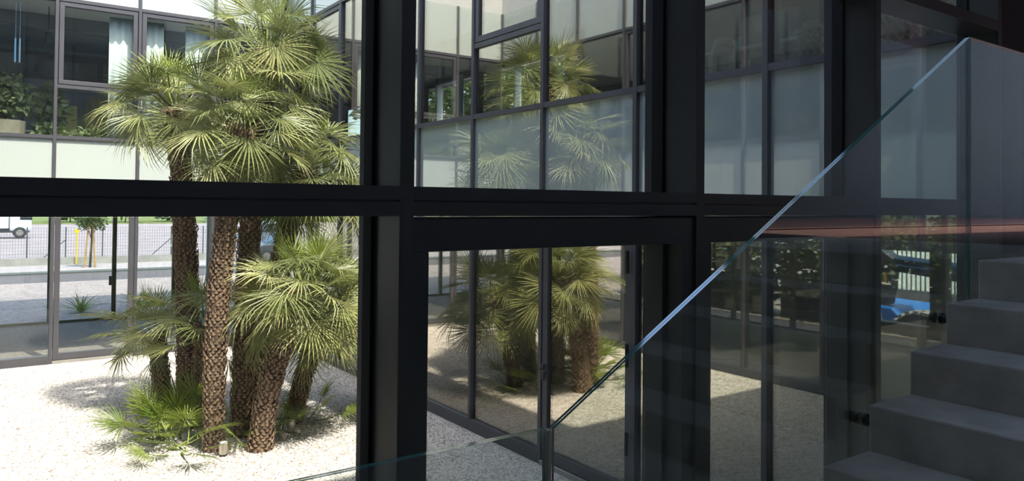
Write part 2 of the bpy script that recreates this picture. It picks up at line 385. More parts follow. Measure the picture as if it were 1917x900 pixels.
# upper room of the far wing
uw = empty('wall_far_room', (0, 0, 0), kind='structure', label='dark blue grey back wall of the upper far room')
M['bluewall'] = plain('blue_grey_partition', (0.26, 0.30, 0.38), 0.6, 0, 0.4, 0.06, 2)
M['greywall2'] = plain('warm_grey_partition', (0.20, 0.20, 0.19), 0.7)
zb = 2.55
for i, x in enumerate([-1.6, 0.62, 2.2, 3.8, 5.4]):
    x1 = [-1.6, 0.62, 2.2, 3.8, 5.4, 7.2][i + 1]
    box('partition_panel', 'bluewall', x + .02, x1 - .02, 18.6, 18.7, FLOOR1, zb, uw)
    box('partition_glass', 'glass_f', x + .02, x1 - .02, 18.64, 18.66, zb + .06, ZH0 + .05, uw)
    box('partition_post', 'frame', x - .02, x + .02, 18.58, 18.72, FLOOR1, ZH1 + .05, uw)
    box('partition_rail', 'frame', x + .02, x1 - .02, 18.58, 18.72, zb, zb + .06, uw)
box('ceiling_beam', 'slab', -1.6, 7.2, 17.35, 17.5, 3.42, 3.66, uw)
box('wall_panel', 'cream', 1.34, 1.60, 18.5, 18.58, 1.32, 2.02, uw); box('wall_panel', 'cream', 1.34, 1.60, 18.5, 18.58, .98, 1.22, uw)

def curtain(label, x0, x1, y, z0, z1, axis='x', amp=.035, group=None, mat='curtain'):
    mb = MB(); n = int((x1 - x0) / .03) + 2; th = .012
    for i in range(n):
        t = x0 + (x1 - x0) * i / (n - 1); o = amp * math.sin(i * 1.35) + .4 * amp * math.sin(i * .53)
        for dz, dt in ((z0, 0), (z1, 0), (z1, th), (z0, th)):
            sw = .5 + .5 * (z1 - dz) / (z1 - z0)
            mb.v.append((t, y + o * sw + dt, dz) if axis == 'x' else (y + o * sw + dt, t, dz))
    for i in range(n - 1):
        b = i * 4
        for k in range(4): mb.f.append((b + k, b + 4 + k, b + 4 + (k + 1) % 4, b + (k + 1) % 4))
    mb.f.append((0, 1, 2, 3)); e = (n - 1) * 4; mb.f.append((e + 3, e + 2, e + 1, e))
    return mb.build('curtain', mat, smooth=True, label=label, cat='curtain', group=group)
curtain('pale curtain drawn in the far upper window left of the tallest palms', 1.86, 2.29, 15.75, FLOOR1 + .05, 3.45)
curtain('pale curtain behind the left palm crown right of the facade mullion', 2.42, 2.80, 15.75, FLOOR1 + .05, 3.45)
curtain('pale curtain hidden mostly behind the tall palm crowns', 3.2, 3.66, 15.75, FLOOR1 + .05, 3.45)
curtain('dull beige curtain at the back of the far upper room', 1.75, 2.6, 18.4, FLOOR1 + .05, 2.2, mat='pot')

# ------------------------------------------------------------------ foliage helpers
def leaf_cloud(mb, c, r, n, size, rnd, flat=1.0):
    for _ in range(n):
        while True:
            p = Vector((rnd.uniform(-1, 1), rnd.uniform(-1, 1), rnd.uniform(-1, 1)))
            if .25 < p.length < 1: break
        p = Vector((p.x * r[0], p.y * r[1], p.z * r[2])) + Vector(c)
        d = Vector((rnd.gauss(0, 1), rnd.gauss(0, 1), rnd.gauss(0, .6) * flat)).normalized()
        w = d.cross(Vector((rnd.gauss(0, 1), rnd.gauss(0, 1), rnd.gauss(0, 1)))).normalized()
        L = size * rnd.uniform(.7, 1.3); W = L * .32; nrm = d.cross(w) * L * .12
        b = len(mb.v)
        mb.v += [tuple(p), tuple(p + d * L * .5 + w * W + nrm), tuple(p + d * L), tuple(p + d * L * .5 - w * W + nrm)]
        mb.f += [(b, b+1, b+2), (b, b+2, b+3)]
    return mb

def tree(name, label, cat, base, h, crown, n, size, seed, mat='leaf', group=None, trunk_r=.08):
    rnd = random.Random(seed); b = Vector(base)
    t = empty(name, base, label=label, cat=cat, group=group)
    tip = b + Vector((rnd.uniform(-.15, .15), rnd.uniform(-.15, .15), h))
    mb = MB().tube([b, b + (tip - b) * .5 + Vector((.03, 0, 0)), tip], [trunk_r, trunk_r * .8, trunk_r * .45], 8)
    for k in range(5):
        a = k * 2.4; mb.tube([b + (tip - b) * (.55 + .07 * k), tip + Vector((math.cos(a) * crown[0] * .6, math.sin(a) * crown[1] * .6, crown[2] * .3))], [trunk_r * .4, trunk_r * .15], 5)
    mb.build('trunk', 'bark', t, smooth=True)
    m2 = MB()
    for k in range(7):
        a = k * 2.4 + .3; q = .55 if k else 0
        leaf_cloud(m2, tip + Vector((math.cos(a) * crown[0] * q, math.sin(a) * crown[1] * q, rnd.uniform(-.3, .4) * crown[2])), [c * .62 for c in crown], n // 7, size, rnd)
    m2.build('foliage', mat, t)
    return t

def potted(label, base, pr, ph, crown, n, size, seed, h):
    rnd = random.Random(seed); b = Vector(base) + Vector((0, 0, .003))
    t = empty('potted_plant', b, label=label, cat='plant')
    MB().tube([b, b + Vector((0, 0, ph * .5)), b + Vector((0, 0, ph))], [pr * .8, pr * .95, pr], 16).build('pot', 'pot', t)
    mb = MB()
    for k in range(4):
        a = k * 1.6; mb.tube([b + Vector((0, 0, ph - .02)), b + Vector((math.cos(a) * .12, math.sin(a) * .12, ph + h * .7))], [.015, .008], 5)
    mb.build('stem', 'bark', t)
    leaf_cloud(MB(), b + Vector((0, 0, ph + h * .6)), crown, n, size, rnd).build('foliage', 'leafpale', t)
    return t
potted('leafy plant in a stone pot behind the far left upper window', (0.28, 16.6, FLOOR1), .34, .50, (.45, .35, .42), 700, .13, 11, .75)
potted('dark drooping plant beside the mullion of the far upper window', (1.0, 17.1, FLOOR1), .18, .3, (.34, .3, .5), 300, .18, 12, .9)
potted('low bushy plant beside the curtain in the far upper window', (1.75, 16.5, FLOOR1), .22, .16, (.45, .2, .14), 420, .12, 13, .22)
potted('low plant right of the stone pot in the far upper window', (0.98, 16.3, FLOOR1), .16, .16, (.3, .2, .12), 260, .11, 14, .22)

pl = empty('pendant_lamp', (0.94, 16.6, 2.98), label='small dark pendant lamp in the upper far room', cat='lamp')
MB().tube([(0.94, 16.6, 2.98), (0.94, 16.6, 3.18)], [.055, .055], 12).build('lamp_shade', 'lamp', pl)
MB().tube([(0.94, 16.6, 3.18), (0.94, 16.6, ZH1 + .05)], .008, 6).build('cord', 'lamp', pl)
tl = empty('tube_light', (0.42, 16.62, 2.55), label='upright pale blue tube light in the far left upper window', cat='lamp')
MB().tube([(0.42, 16.62, 2.55), (0.42, 16.62, 3.0)], .014, 8).tube([(0.42, 16.62, 3.0), (0.42, 16.62, ZH1 + .05)], .003, 5).build('tube', 'bluelight', tl)
MB().tube([(0.49, 16.62, 2.55), (0.49, 16.62, 3.0)], .014, 8).tube([(0.49, 16.62, 3.0), (0.49, 16.62, ZH1 + .05)], .003, 5).build('tube', 'bluelight', tl)
box('bracket', 'lamp', .39, .52, 16.6, 16.64, 2.52, 2.55, tl)

# ------------------------------------------------------------------ outer side of the right wing
XO = 8.4
ow = empty('wall_right_outer', (0, 0, 0), kind='structure', label='outer wall of the right wing with low windows')
box('low_wall', 'lowwall', XO, XO + .15, 2.3, YF + 5, G, -1.30, ow)
box('upper_wall', 'darkwall', XO, XO + .15, 2.3, YF + 5, -.48, 1.86, ow)
box('mid_wall', 'darkwall', XO, XO + .15, 5.2, YF + 5, -1.30, -.48, ow)
box('upper_wall', 'darkwall', XO, XO + .15, 2.3, 10.2, 1.86, 2.66, ow)
box('upper_wall', 'darkwall', XO, XO + .15, 2.3, YF + 5, 2.66, TOP, ow)
for y in (2.4, 3.90, 5.15):
    box('post', 'frame', XO - .03, XO + .12, y - .08, y + .08, -1.30, -.48, ow)
box('window_sill', 'white', XO - .12, XO + .02, 10.2, 14.8, 1.80, 1.86, ow)
box('window_head', 'white', XO - .06, XO + .02, 10.2, 14.8, 2.66, 2.70, ow)
for y in (10.2, 11.75, 13.3, 14.8):
    box('window_post', 'white', XO - .05, XO + .1, y - .03, y + .03, 1.86, 2.66, ow)
curtain('narrow white curtain in the outer window of the right wing', 12.0, 12.5, XO - .2, 1.2, 2.75, axis='y')
curtain('second white curtain in the outer window of the right wing', 13.4, 13.7, XO - .2, 1.2, 2.75, axis='y')

# outer side of the left wing
ol = empty('wall_left_outer', (0, 0, 0), kind='structure', label='outer glazing of the left wing')
lst = [2.0 + 1.7 * k for k in range(9)]
for y in lst: box('post', 'olive', -5.28, -5.18, y - .05, y + .05, G, -.04, ol)
for a, b in zip(lst, lst[1:]): box('glass_pane', 'glass_f', -5.24, -5.225, a + .05, b - .05, G, -.04, ol)
box('upper_wall', 'darkwall', -5.35, -5.2, 1.9, 20.4, FLOOR1, TOP, ol)

# ------------------------------------------------------------------ near facade: black steel frame with clear panes
nw = Facade('wall_near', 'N', 'black steel framed glazing in front of the stairs', 'black', 'glass_n')
NST = [-1.66, -0.31, 1.040, 2.360, 3.712, 5.130]
D0, D1 = -0.225, 0.02
for i, s in enumerate(NST):
    nw.part('mullion', 'black', s - .024, s + .024, D0, -.035, G + .02, TOP - .3, bevel=.002)
    if i < 5: nw.part('mullion_cap', 'frame', s - .03, s + .03, -.035, .06, G + .02, TOP - .3, bevel=.002)
    for e in (-1, 1):
        nw.part('gasket', 'gasket', s + e * .024, s + e * .036, -.05, .012, G + .02, TOP - .3)
for i in range(len(NST) - 1):
    a, b = NST[i] + .024, NST[i+1] - .024
    # rail at the ground floor head: two stacked flats with a groove
    mb = MB(); nw.B(mb, a, b, D0, -.02, ZT0 + .006, .004); nw.B(mb, a, b, D0, -.02, .010, .051); nw.B(mb, a, b, D0 + .012, -.02, .004, .010)
    mb.build('transom', 'black', nw.root)
    nw.part('transom', 'black', a, b, D0, -.02, 1.10, 1.165)
    nw.part('transom', 'black', a, b, D0, -.02, 3.56, 3.63)
    nw.part('base_rail', 'black', a, b, D0, .03, G + .02, G + .14)
    for z0, z1 in ((.055, 1.10), (1.165, 3.56), (3.63, TOP - .3)):
        nw.part('glass_pane', 'glass_n', a, b, -.008, .008, z0, z1)
    if i in (2, 3):      # bays with a door set behind a heavy frame
        w = .062
        mb = MB(); zt = -.150
        nw.B(mb, a, b, -.21, .01, zt, ZT0); nw.B(mb, a, a + w, -.21, .01, G + .14, zt); nw.B(mb, b - w, b, -.21, .01, G + .14, zt)
        nw.B(mb, a + w, a + w + .012, -.12, -.02, G + .14, zt - .001); nw.B(mb, b - w - .02, b - w, -.12, -.02, G + .14, zt - .001)
        fr = mb.build('door_frame', 'black', nw.root, .003)
        nw.part('glass_pane', 'glass_n', a + w, b - w, -.008, .008, G + .14, zt, fr)
    else:
        nw.part('glass_pane', 'glass_n', a, b, -.008, .008, G + .14, ZT0)
# end of the near wall beyond the last mullion
box('wall_near_end', 'darkwall', 5.16, 5.83, 2.05, 2.20, G, TOP - .3, kind='structure', label='charcoal panel closing the glazing at the right')
box('wall_concrete', 'wallgrey', 5.83, 14.0, 1.98, 2.24, G, TOP - .3, kind='structure', label='grey wall at the right edge behind the glass guard')

# ------------------------------------------------------------------ stair hall around the camera
YB = -1.3
box('floor_hall', 'wallgrey', -3.2, 5.3, YB, YN - .22, G - .2, G + .02, kind='structure', label='hall floor below the stairs')
box('wall_hall_back', 'wallgrey', -3.2, 5.6, YB - .25, YB, G, TOP, kind='structure', label='hall wall behind the viewer')
box('wall_hall_left', 'wallgrey', -3.4, -3.2, YB - .25, YN, G, TOP, kind='structure', label='left end wall of the hall')
box('ceiling_hall', 'wallgrey', -3.4, 14.2, YB - .25, YN + .03, TOP - .3, TOP, kind='structure', label='hall ceiling high above the stairs')
box('wall_corridor_back_upper', 'wallgrey', 5.6, 14.2, YB - .25, YB, 2.6, TOP, kind='structure', label='wall above the corridor opening added to let sun in')  # open side below is made up so sun reaches the red corridor floor
box('wall_corridor_end', 'wallgrey', 14.0, 14.2, YB - .25, YN, G, TOP, kind='structure', label='end wall of the corridor')
box('wall_sky_block', 'darkwall', -4, 40, -5.6, -5.2, G, 6.5, kind='structure', label='unseen dark wall added to keep bright sky out of the pane reflections')  # added out of view so the near panes reflect dark instead of sky
box('floor_reflected_red', 'redfloor', 5.3, 40, -5.2, YB - .25, -.45, -.227, kind='structure', label='unseen sunlit red brown slab added to extend the red band reflected in the guard')  # added out of view to carry on the red reflection in the glass guard
box('floor_corridor', 'redfloor', 5.3, 14.0, YB, 1.98, -.45, -.227, kind='structure', label='red brown floor of the upper corridor')

ld = box('stair_landing', 'concrete', -3.19, 1.49, YB + .01, 1.5, -1.75, -1.57, label='concrete half landing at the foot of the stairs', cat='landing', bevel=.006)
NS = 8
RISE, RUN, X0 = .168, .2975, 3.587
st = empty('staircase', (1.5, .75, -1.57), label='bare concrete stair flight rising to the right', cat='staircase')
for k in range(8):
    x = X0 - k * RUN; z = -.227 - k * RISE
    x1 = 5.3 if k == 0 else X0 - (k - 1) * RUN
    box('step', 'concrete', x, x1, -.2, 1.5, z - RISE - (.1 if k else 0.02), z, st, bevel=.007)

# glass guards along the stair edge
YG = 1.565; T = .0105
def guard(label, poly, clips, post=None):
    g = empty('glass_guard', (poly[0][0], YG, min(p[1] for p in poly)), label=label, cat='guard rail')
    for e, (o0, o1) in enumerate(((-T, -.001), (.001, T))):
        mb = MB().prism(poly, 1, YG + o0, YG + o1)
        o = mb.build('glass_pane', 'glass_b', g)
        o.data.materials.append(M['glass_edge'])
        for i, p in enumerate(o.data.polygons): p.material_index = 0 if i < 2 else 1
    for x, z in clips:
        c = MB().tube([(x, 1.50, z), (x, YG - T - .001, z)], .02, 14).build('standoff', 'lamp', g)
        MB().tube([(x, YG + T + .001, z), (x, YG + T + .014, z)], .024, 14).build('disc', 'lamp', c)
        MB().tube([(x, YG - T - .013, z), (x, YG - T - .001, z)], .024, 14).build('disc', 'lamp', c)
    if post:
        box('edge_profile', 'alu', *post, g)
    return g
guard('level glass guard along the half landing', [(-2.9, -1.7), (1.222, -1.7), (1.222, -.592), (-2.9, -.592)], [(-1.0, -1.64), (.6, -1.64)], (1.2235, 1.236, YG - T, YG + T, -1.7, -.596))
guard('sloping glass guard following the concrete steps', [(1.245, -1.95), (3.645, -.62), (3.645, .779), (1.245, -.594)], [(3.36, -.472), (2.765, -.81), (2.17, -1.145), (1.575, -1.48)])
guard('level glass guard at the top of the stairs', [(3.652, -.42), (5.78, -.42), (5.78, .779), (3.652, .779)], [(4.3, -.34), (5.2, -.34)], (3.6465, 3.6515, YG - T, YG + T, -.42, .779))

# ------------------------------------------------------------------ palms
def fan_mesh(name, seed, mat, nseg=30, R=.47, pet=.45, spread=2.05, droop=.12, cup=.25, fold=0.0, bend=0.0):
    """one fan leaf: petiole along +X, then pleated blades radiating from its end"""
    rnd = random.Random(seed); v = []; f = []
    n = 6
    for i in range(n):           # petiole, a flat tapered triangle section
        x = pet * i / (n - 1); z = -.06 * math.sin(math.pi * i / (n - 1)) * pet; w = .014 - .006 * i / (n - 1)
        v += [(x, -w, z), (x, w, z), (x, 0, z + w * .9)]
    for i in range(n - 1):
        a = 3 * i
        f += [(a, a+3, a+4, a+1), (a+1, a+4, a+5, a+2), (a+2, a+5, a+3, a)]
    st_ = spread * 2 / nseg
    for k in range(nseg):
        a = -spread + st_ * (k + .5) + rnd.uniform(-.25, .25) * st_
        t = a / spread
        L = R * (1 - .28 * t * t) * rnd.uniform(.90, 1.05); wid = st_ * .5
        dr = droop * rnd.uniform(.5, 1.6); sway = rnd.uniform(-.05, .05)
        b = len(v)
        for r, wf_, lift in ((.05, .95, 0.0), (.36, .74, 1.0), (.70, .36, 1.0)):
            rr = L * r; hw = rr * math.tan(wid) * wf_ if r < .5 else L * .40 * math.tan(wid) * wf_ * 1.2
            aa = a + sway * r
            dirx, diry = math.cos(aa), math.sin(aa)
            zc = cup * rr * abs(math.sin(aa)) * .6 - dr * (rr / R) ** 2 * R - fold * rr * max(0, 1 - math.cos(aa))
            px, py = pet + dirx * rr, diry * rr
            pl_ = .35 * hw
            v += [(px - diry * hw, py + dirx * hw, zc + pl_), (px, py, zc - pl_), (px + diry * hw, py - dirx * hw, zc + pl_)]
        aa = a + sway
        zc = cup * L * abs(math.sin(aa)) * .6 - dr * 1.35 * (L / R) ** 2 * R - fold * L * max(0, 1 - math.cos(aa))
        v.append((pet + math.cos(aa) * L, math.sin(aa) * L, zc))
        for j in (0, 3):
            f += [(b+j, b+j+1, b+j+4, b+j+3), (b+j+1, b+j+2, b+j+5, b+j+4)]
        f += [(b+6, b+7, b+9), (b+7, b+8, b+9)]
    if bend:
        cb, sb = math.cos(bend), math.sin(bend)
        v = [p if i < 18 else (pet + (p[0] - pet) * cb + p[2] * sb, p[1], -(p[0] - pet) * sb + p[2] * cb) for i, p in enumerate(v)]
    me = bpy.data.meshes.new(name); me.from_pydata(v, [], f); me.materials.append(M[mat])
    return me
FAN = [fan_mesh('fan_leaf', 20 + i, 'palm', nseg=26 + 2 * (i % 3), R=.54 + .03 * (i % 4), pet=.40 + .06 * (i % 3), spread=1.55 + .2 * (i % 3), droop=.08 + .09 * (i % 3), cup=.2 + .14 * (i % 2), bend=(0, .2, .45, .1, .65, .3, -.15)[i]) for i in range(7)]
FAN += [fan_mesh('star_fan_leaf', 40 + i, 'palm', nseg=34, R=.50 + .03 * i, pet=.45, spread=2.55, droop=.10 + .05 * i, cup=.12, bend=.75 + .3 * i) for i in range(3)]
FANY = [fan_mesh('young_fan_leaf', 60 + i, 'palmyoung', nseg=20, R=.40, pet=.34, spread=1.0 + .35 * i, droop=.05, cup=.35) for i in range(3)]
FANLOW = [fan_mesh('low_fan_leaf', 90 + i, 'palmyoung', nseg=20, R=.36 + .03 * i, pet=.32 + .06 * i, spread=1.6 + .2 * (i % 2), droop=.10, cup=.15) for i in range(3)]
FANDRY = [fan_mesh('dry_fan_leaf', 95, 'palm', nseg=24, R=.42, pet=.34, spread=1.3, droop=.35, cup=.1, fold=.35)]

def frame_dir(d, roll=0.0):
    d = Vector(d).normalized(); side = Vector((0, 0, 1)).cross(d)
    if side.length < 1e-3: side = Vector((0, 1, 0))
    side.normalize(); up = d.cross(side)
    m = Matrix(((d.x, side.x, up.x), (d.y, side.y, up.y), (d.z, side.z, up.z))).to_4x4()
    return m @ Matrix.Rotation(roll, 4, 'X')

def palm(label, base, crown, bend, r0, r1, nleaf, scale, seed, young=5, lo=-.75, clear=None):
    rnd = random.Random(seed)
    B, C = Vector(base), Vector(crown)
    root = empty('fan_palm', base, label=label, cat='palm', group='fan palms in the courtyard')
    H = (C - B).length; n = max(6, int(H / .11))
    pts = []; rad = []
    for i in range(n + 1):
        t = i / n; p = B.lerp(C, t) + Vector((bend[0], bend[1], 0)) * math.sin(math.pi * t)
        pts.append(p); rad.append((r0 + (r1 - r0) * t) * (1 + .06 * math.sin(i * 2.1) + rnd.uniform(-.03, .03)))
    rad[0] *= 1.1
    tr = MB().tube(pts, rad, 16).build('trunk', 'trunk', root, smooth=True)
    # old leaf bases wrapped round the trunk
    mb = MB(); step = .034; m = int(H / step); cnt = 11
    for i in range(m):
        t = (i + .5) / m; q = min(int(t * n), n - 1); p = pts[q].lerp(pts[q + 1], t * n - q); r = rad[q] * .97
        ax = (pts[q + 1] - pts[q]).normalized(); u = Vector((1, 0, 0)); u = (u - ax * u.dot(ax)).normalized(); w = ax.cross(u)
        shag = 1.0 + 1.1 * max(0, t - .82) / .18
        for k in range(cnt):
            a = 2 * math.pi * (k + .5 * (i % 2)) / cnt + rnd.uniform(-.12, .12)
            out = u * math.cos(a) + w * math.sin(a); tan = ax.cross(out)
            c0 = p + out * r; hw = r * .24; ln = rnd.uniform(.028, .055) * shag; pr = rnd.uniform(.012, .03) * shag
            b = len(mb.v)
            mb.v += [tuple(c0 - tan * hw), tuple(c0 + tan * hw), tuple(c0 + ax * ln + out * pr + tan * rnd.uniform(-.01, .01)), tuple(c0 + out * pr * .9 - ax * .01)]
            mb.f += [(b, b+3, b+2), (b+3, b+1, b+2), (b, b+1, b+3)]
    mb.build('bark_fibre', 'fibre', tr, kind='stuff')
    # crown
    ga = 2.39996; az = rnd.uniform(0, 6)
    top = C + (pts[-1] - pts[-2]).normalized() * .12
    for i in range(nleaf):
        t = i / (nleaf - 1)                         # 0 young upright, 1 old hanging
        el = 1.40 - (1.40 - lo) * t ** .85 + rnd.uniform(-.14, .14)
        az += ga + rnd.uniform(-.2, .2)
        d = Vector((math.cos(az) * math.cos(el), math.sin(az) * math.cos(el), math.sin(el)))
        o3 = top + Vector((math.cos(az), math.sin(az), 0)) * r1 * .55 - Vector((0, 0, 1)) * .30 * t
        me = FANY[i % 3] if i < young else FANDRY[0] if t > .93 and rnd.random() < .5 else FAN[rnd.randrange(10)]
        o = bpy.data.objects.new('leaf', me); col.objects.link(o); o.parent = root
        s = scale * rnd.uniform(.88, 1.1)
        o.matrix_local = Matrix.Translation(o3 - B) @ frame_dir(d, rnd.gauss(0, .45)) @ Matrix.Scale(s, 4)
    return root

palm('tall palm with the leftmost high crown and bare upper trunk', (2.32, 10.87, G), (2.10, 10.80, 1.22), (.05, 0), .14, .135, 40, 1.06, 1, lo=-.62)
palm('tall front palm whose full crown fills the middle of the left pane', (2.24, 9.14, G), (2.52, 9.20, .86), (-.10, 0), .105, .13, 48, .98, 2, lo=-.95)
palm('tallest palm with its top leaves cut by the picture edge', (2.66, 9.52, G), (2.92, 9.60, 1.92), (-.06, 0), .125, .125, 44, 1.04, 3, lo=-.7)
palm('tall palm leaning right with drooping crown beside the black column', (2.94, 9.87, G), (3.52, 9.80, .42), (-.12, 0), .10, .115, 58, 1.02, 4, lo=-.95)
palm('short slim palm at the left end of the clump', (2.12, 11.58, G), (2.00, 11.45, -1.88), (.02, 0), .115, .105, 20, .95, 5, young=4, lo=-.2)
palm('short palm between the tall trunks with leaves at mid height', (2.31, 10.15, G), (2.34, 10.10, -1.62), (0, 0), .10, .10, 22, .95, 6, young=4, lo=-.45)
palm('stout leaning palm with a bright round crown at the right front', (2.69, 8.85, G), (3.16, 8.82, -1.12), (-.10, 0), .13, .125, 62, .98, 7, young=7, lo=-.62)
palm('short palm leaning far right towards the mirrored facade', (3.36, 9.68, G), (3.80, 9.66, -1.50), (-.05, 0), .11, .105, 38, .98, 8, young=5, lo=-.6)

def low_palm(label, base, nleaf, scale, seed):
    rnd = random.Random(seed); B = Vector(base)
    root = empty('low_palm', base, label=label, cat='palm', group='stemless young palms in the gravel')
    for i in range(nleaf):
        az = i * 2.4 + rnd.uniform(-.3, .3); el = rnd.uniform(.25, 1.25)
        d = Vector((math.cos(az) * math.cos(el), math.sin(az) * math.cos(el), math.sin(el)))
        o = bpy.data.objects.new('leaf', FANLOW[i % 3]); col.objects.link(o); o.parent = root
        o.matrix_local = Matrix.Translation(Vector((rnd.uniform(-.12, .12), rnd.uniform(-.12, .12), .02))) @ frame_dir(d, rnd.uniform(-.4, .4)) @ Matrix.Scale(scale * rnd.uniform(.75, 1.1), 4)
    return root
low_palm('bushy low palm seedling in front of the left trunks', (1.88, 9.80, G), 26, 1.12, 31)
low_palm('small pale green seedling at the front left of the trunks', (1.84, 9.28, G), 8, 1.1, 32)
low_palm('small grassy seedling between the two front trunks', (2.52, 9.0, G), 9, .62, 33)
low_palm('small seedling at the foot of the palm leaning far right', (3.08, 9.40, G), 9, .72, 34)
low_palm('flat spreading seedling right of the trunks throwing spiky shadow', (3.50, 9.55, G), 6, .95, 35)

def uplight(label, x, y):
    t = empty('garden_light', (x, y, G), label=label, cat='lamp', group='garden lights between the palms')
    MB().tube([(x, y, G), (x, y, G + .03)], .045, 14).build('base', 'lamp', t)
    MB().tube([(x, y, G + .03), (x, y, G + .15)], [.05, .055], 14).build('housing', 'steel', t)
    MB().tube([(x, y, G + .15), (x, y, G + .16)], .045, 14).build('lens', 'white', t)
uplight('small steel garden light at the foot of the front trunks', 2.28, 8.86)
uplight('small steel garden light at the foot of the far right leaning palm', 3.20, 9.28)

mb = MB(); pts = [(0.05 + .16 * math.cos(a * .35), 15.05 + .10 * math.sin(a * .35), G + .02 + .12 * abs(math.sin(a * .17))) for a in range(28)]
mb.tube(pts, .018, 8).build('garden_hose', 'greenhose', smooth=True, label='green garden hose loop by the foot of the far facade', cat='hose')

# ------------------------------------------------------------------ seats behind the upper windows of the right wing
def lattice(mb, P, nu, nv, w):
    """diagonal weave of thin strips on a surface P(u, v), u and v from 0 to 1"""
    for sgn in (1, -1):
        for i in range(-nv, nu + nv):
            pts = []
            for j in range(nv + 1):
                u = (i + sgn * j * .5 + (0 if sgn > 0 else nv * .5)) / nu
                if -.001 <= u <= 1.001: pts.append(P(u, j / nv))
            if len(pts) > 1: mb.tube(pts, w, 4)
    return mb

def barrel(label, cx, cy, r, z0, z1, a0, a1, nu=30, nv=9):
    t = empty('woven_chair', (cx, cy, FLOOR1), label=label, cat='chair', group='white woven chairs upstairs')
    def P(u, v):
        a = a0 + (a1 - a0) * u; rr = r * (1 + .12 * v)
        return (cx + math.cos(a) * rr, cy + math.sin(a) * rr, z0 + (z1 - z0) * v)
    lattice(MB(), P, nu, nv, .006).build('woven_back', 'white', t)
    MB().tube([P(i / 24, 1) for i in range(25)], .018, 8).build('top_rail', 'white', t, smooth=True)
    MB().tube([P(i / 24, 0) for i in range(25)], .014, 8).build('bottom_rail', 'white', t, smooth=True)
    MB().tube([(cx, cy, z0 + .16), (cx, cy, z0 + .20), (cx, cy, z0 + .30)], [r * .86, r * .92, r * .88], 20).build('seat_cushion', 'fabric', t, smooth=True)
    for k in range(4):
        a = .785 + k * 1.571
        MB().tube([(cx + math.cos(a) * r * .8, cy + math.sin(a) * r * .8, FLOOR1), (cx + math.cos(a) * r * .85, cy + math.sin(a) * r * .85, z0 + .18)], .012, 6).build('leg', 'white', t)
    return t
barrel('round white woven chair behind the second upper bay from the right', 5.95, 3.62, .30, 1.10, 1.50, 0, 6.283)
barrel('large white woven chair by the sill in the far right upper pane', 5.86, 2.72, .44, 1.10, 1.62, 0, 6.283, 40, 11)

def lounge(label, cx, cy):
    t = empty('lounge_chair', (cx, cy, FLOOR1), label=label, cat='chair', group='cushioned lounge chairs upstairs')
    for sy in (-.34, .34):
        y = cy + sy
        pth = [(cx - .34, y, FLOOR1 + .03), (cx - .36, y, FLOOR1 + .45), (cx - .28, y, FLOOR1 + .62), (cx - .1, y, FLOOR1 + .66), (cx + .25, y, FLOOR1 + .58), (cx + .36, y, FLOOR1 + .40), (cx + .34, y, FLOOR1 + .03)]
        fr = MB().tube(pth, .026, 8).build('side_frame', 'white', t, smooth=True)
        def P(u, v, y=y): return (cx - .33 + .66 * u, y, FLOOR1 + .10 + (.50 - .16 * max(0, u - .5)) * v)
        lattice(MB(), P, 16, 9, .006).build('side_weave', 'white', fr)
    box('seat_cushion', 'fabric', cx - .30, cx + .34, cy - .31, cy + .31, FLOOR1 + .22, FLOOR1 + .40, t, .05)
    mb = MB().quadbox([(cx - .32, cy - .31, FLOOR1 + .38), (cx - .12, cy - .31, FLOOR1 + .38), (cx - .12, cy + .31, FLOOR1 + .38), (cx - .32, cy + .31, FLOOR1 + .38), (cx - .38, cy - .29, FLOOR1 + .78), (cx - .24, cy - .29, FLOOR1 + .80), (cx - .24, cy + .29, FLOOR1 + .80), (cx - .38, cy + .29, FLOOR1 + .78)])
    mb.build('back_cushion', 'fabric', t, .05)
    MB().tube([(cx - .34, cy - .34, FLOOR1 + .5), (cx - .34, cy + .34, FLOOR1 + .5)], .02, 8).build('back_rail', 'white', t)
    return t
lounge('white framed lounge chair with grey cushions left in the middle right upper pane', 5.98, 5.02)
lounge('white framed lounge chair beside the mullion in the middle right upper pane', 6.02, 4.10)

# ------------------------------------------------------------------ street side beyond the far wing
lw = box('wall_low_street', 'lowwall', -60, 90, 38.1, 38.35, G, -2.52, kind='structure', label='low concrete wall under the wire fence')
fn = empty('wire_fence', (7, 38.22, -2.52), label='grey wire mesh fence on the low wall by the parking lot', cat='fence')
fx = [.1 + 1.435 * k for k in range(11)]
for k, x in enumerate(fx):
    MB().tube([(x, 38.22, -2.515), (x, 38.22, -1.19)], .028, 6).build('post', 'wire', fn)
    if k in (2, 5, 8):
        MB().tube([(x - .8, 38.24, -2.50), (x, 38.22, -1.75)], .02, 6).build('strut', 'wire', fn)
        if k != 2: MB().tube([(x + .8, 38.24, -2.50), (x, 38.22, -1.75)], .02, 6).build('strut', 'wire', fn)
mb = MB()
for i in range(140): mb.box(fx[0] + i * .1025 - .004, fx[0] + i * .1025 + .004, 38.21, 38.22, -2.50, -1.22)
for i in range(10): mb.box(fx[0], fx[-1], 38.21, 38.22, -2.49 + i * .14, -2.483 + i * .14)
mb.build('wire_mesh', 'wire', fn, kind='stuff')

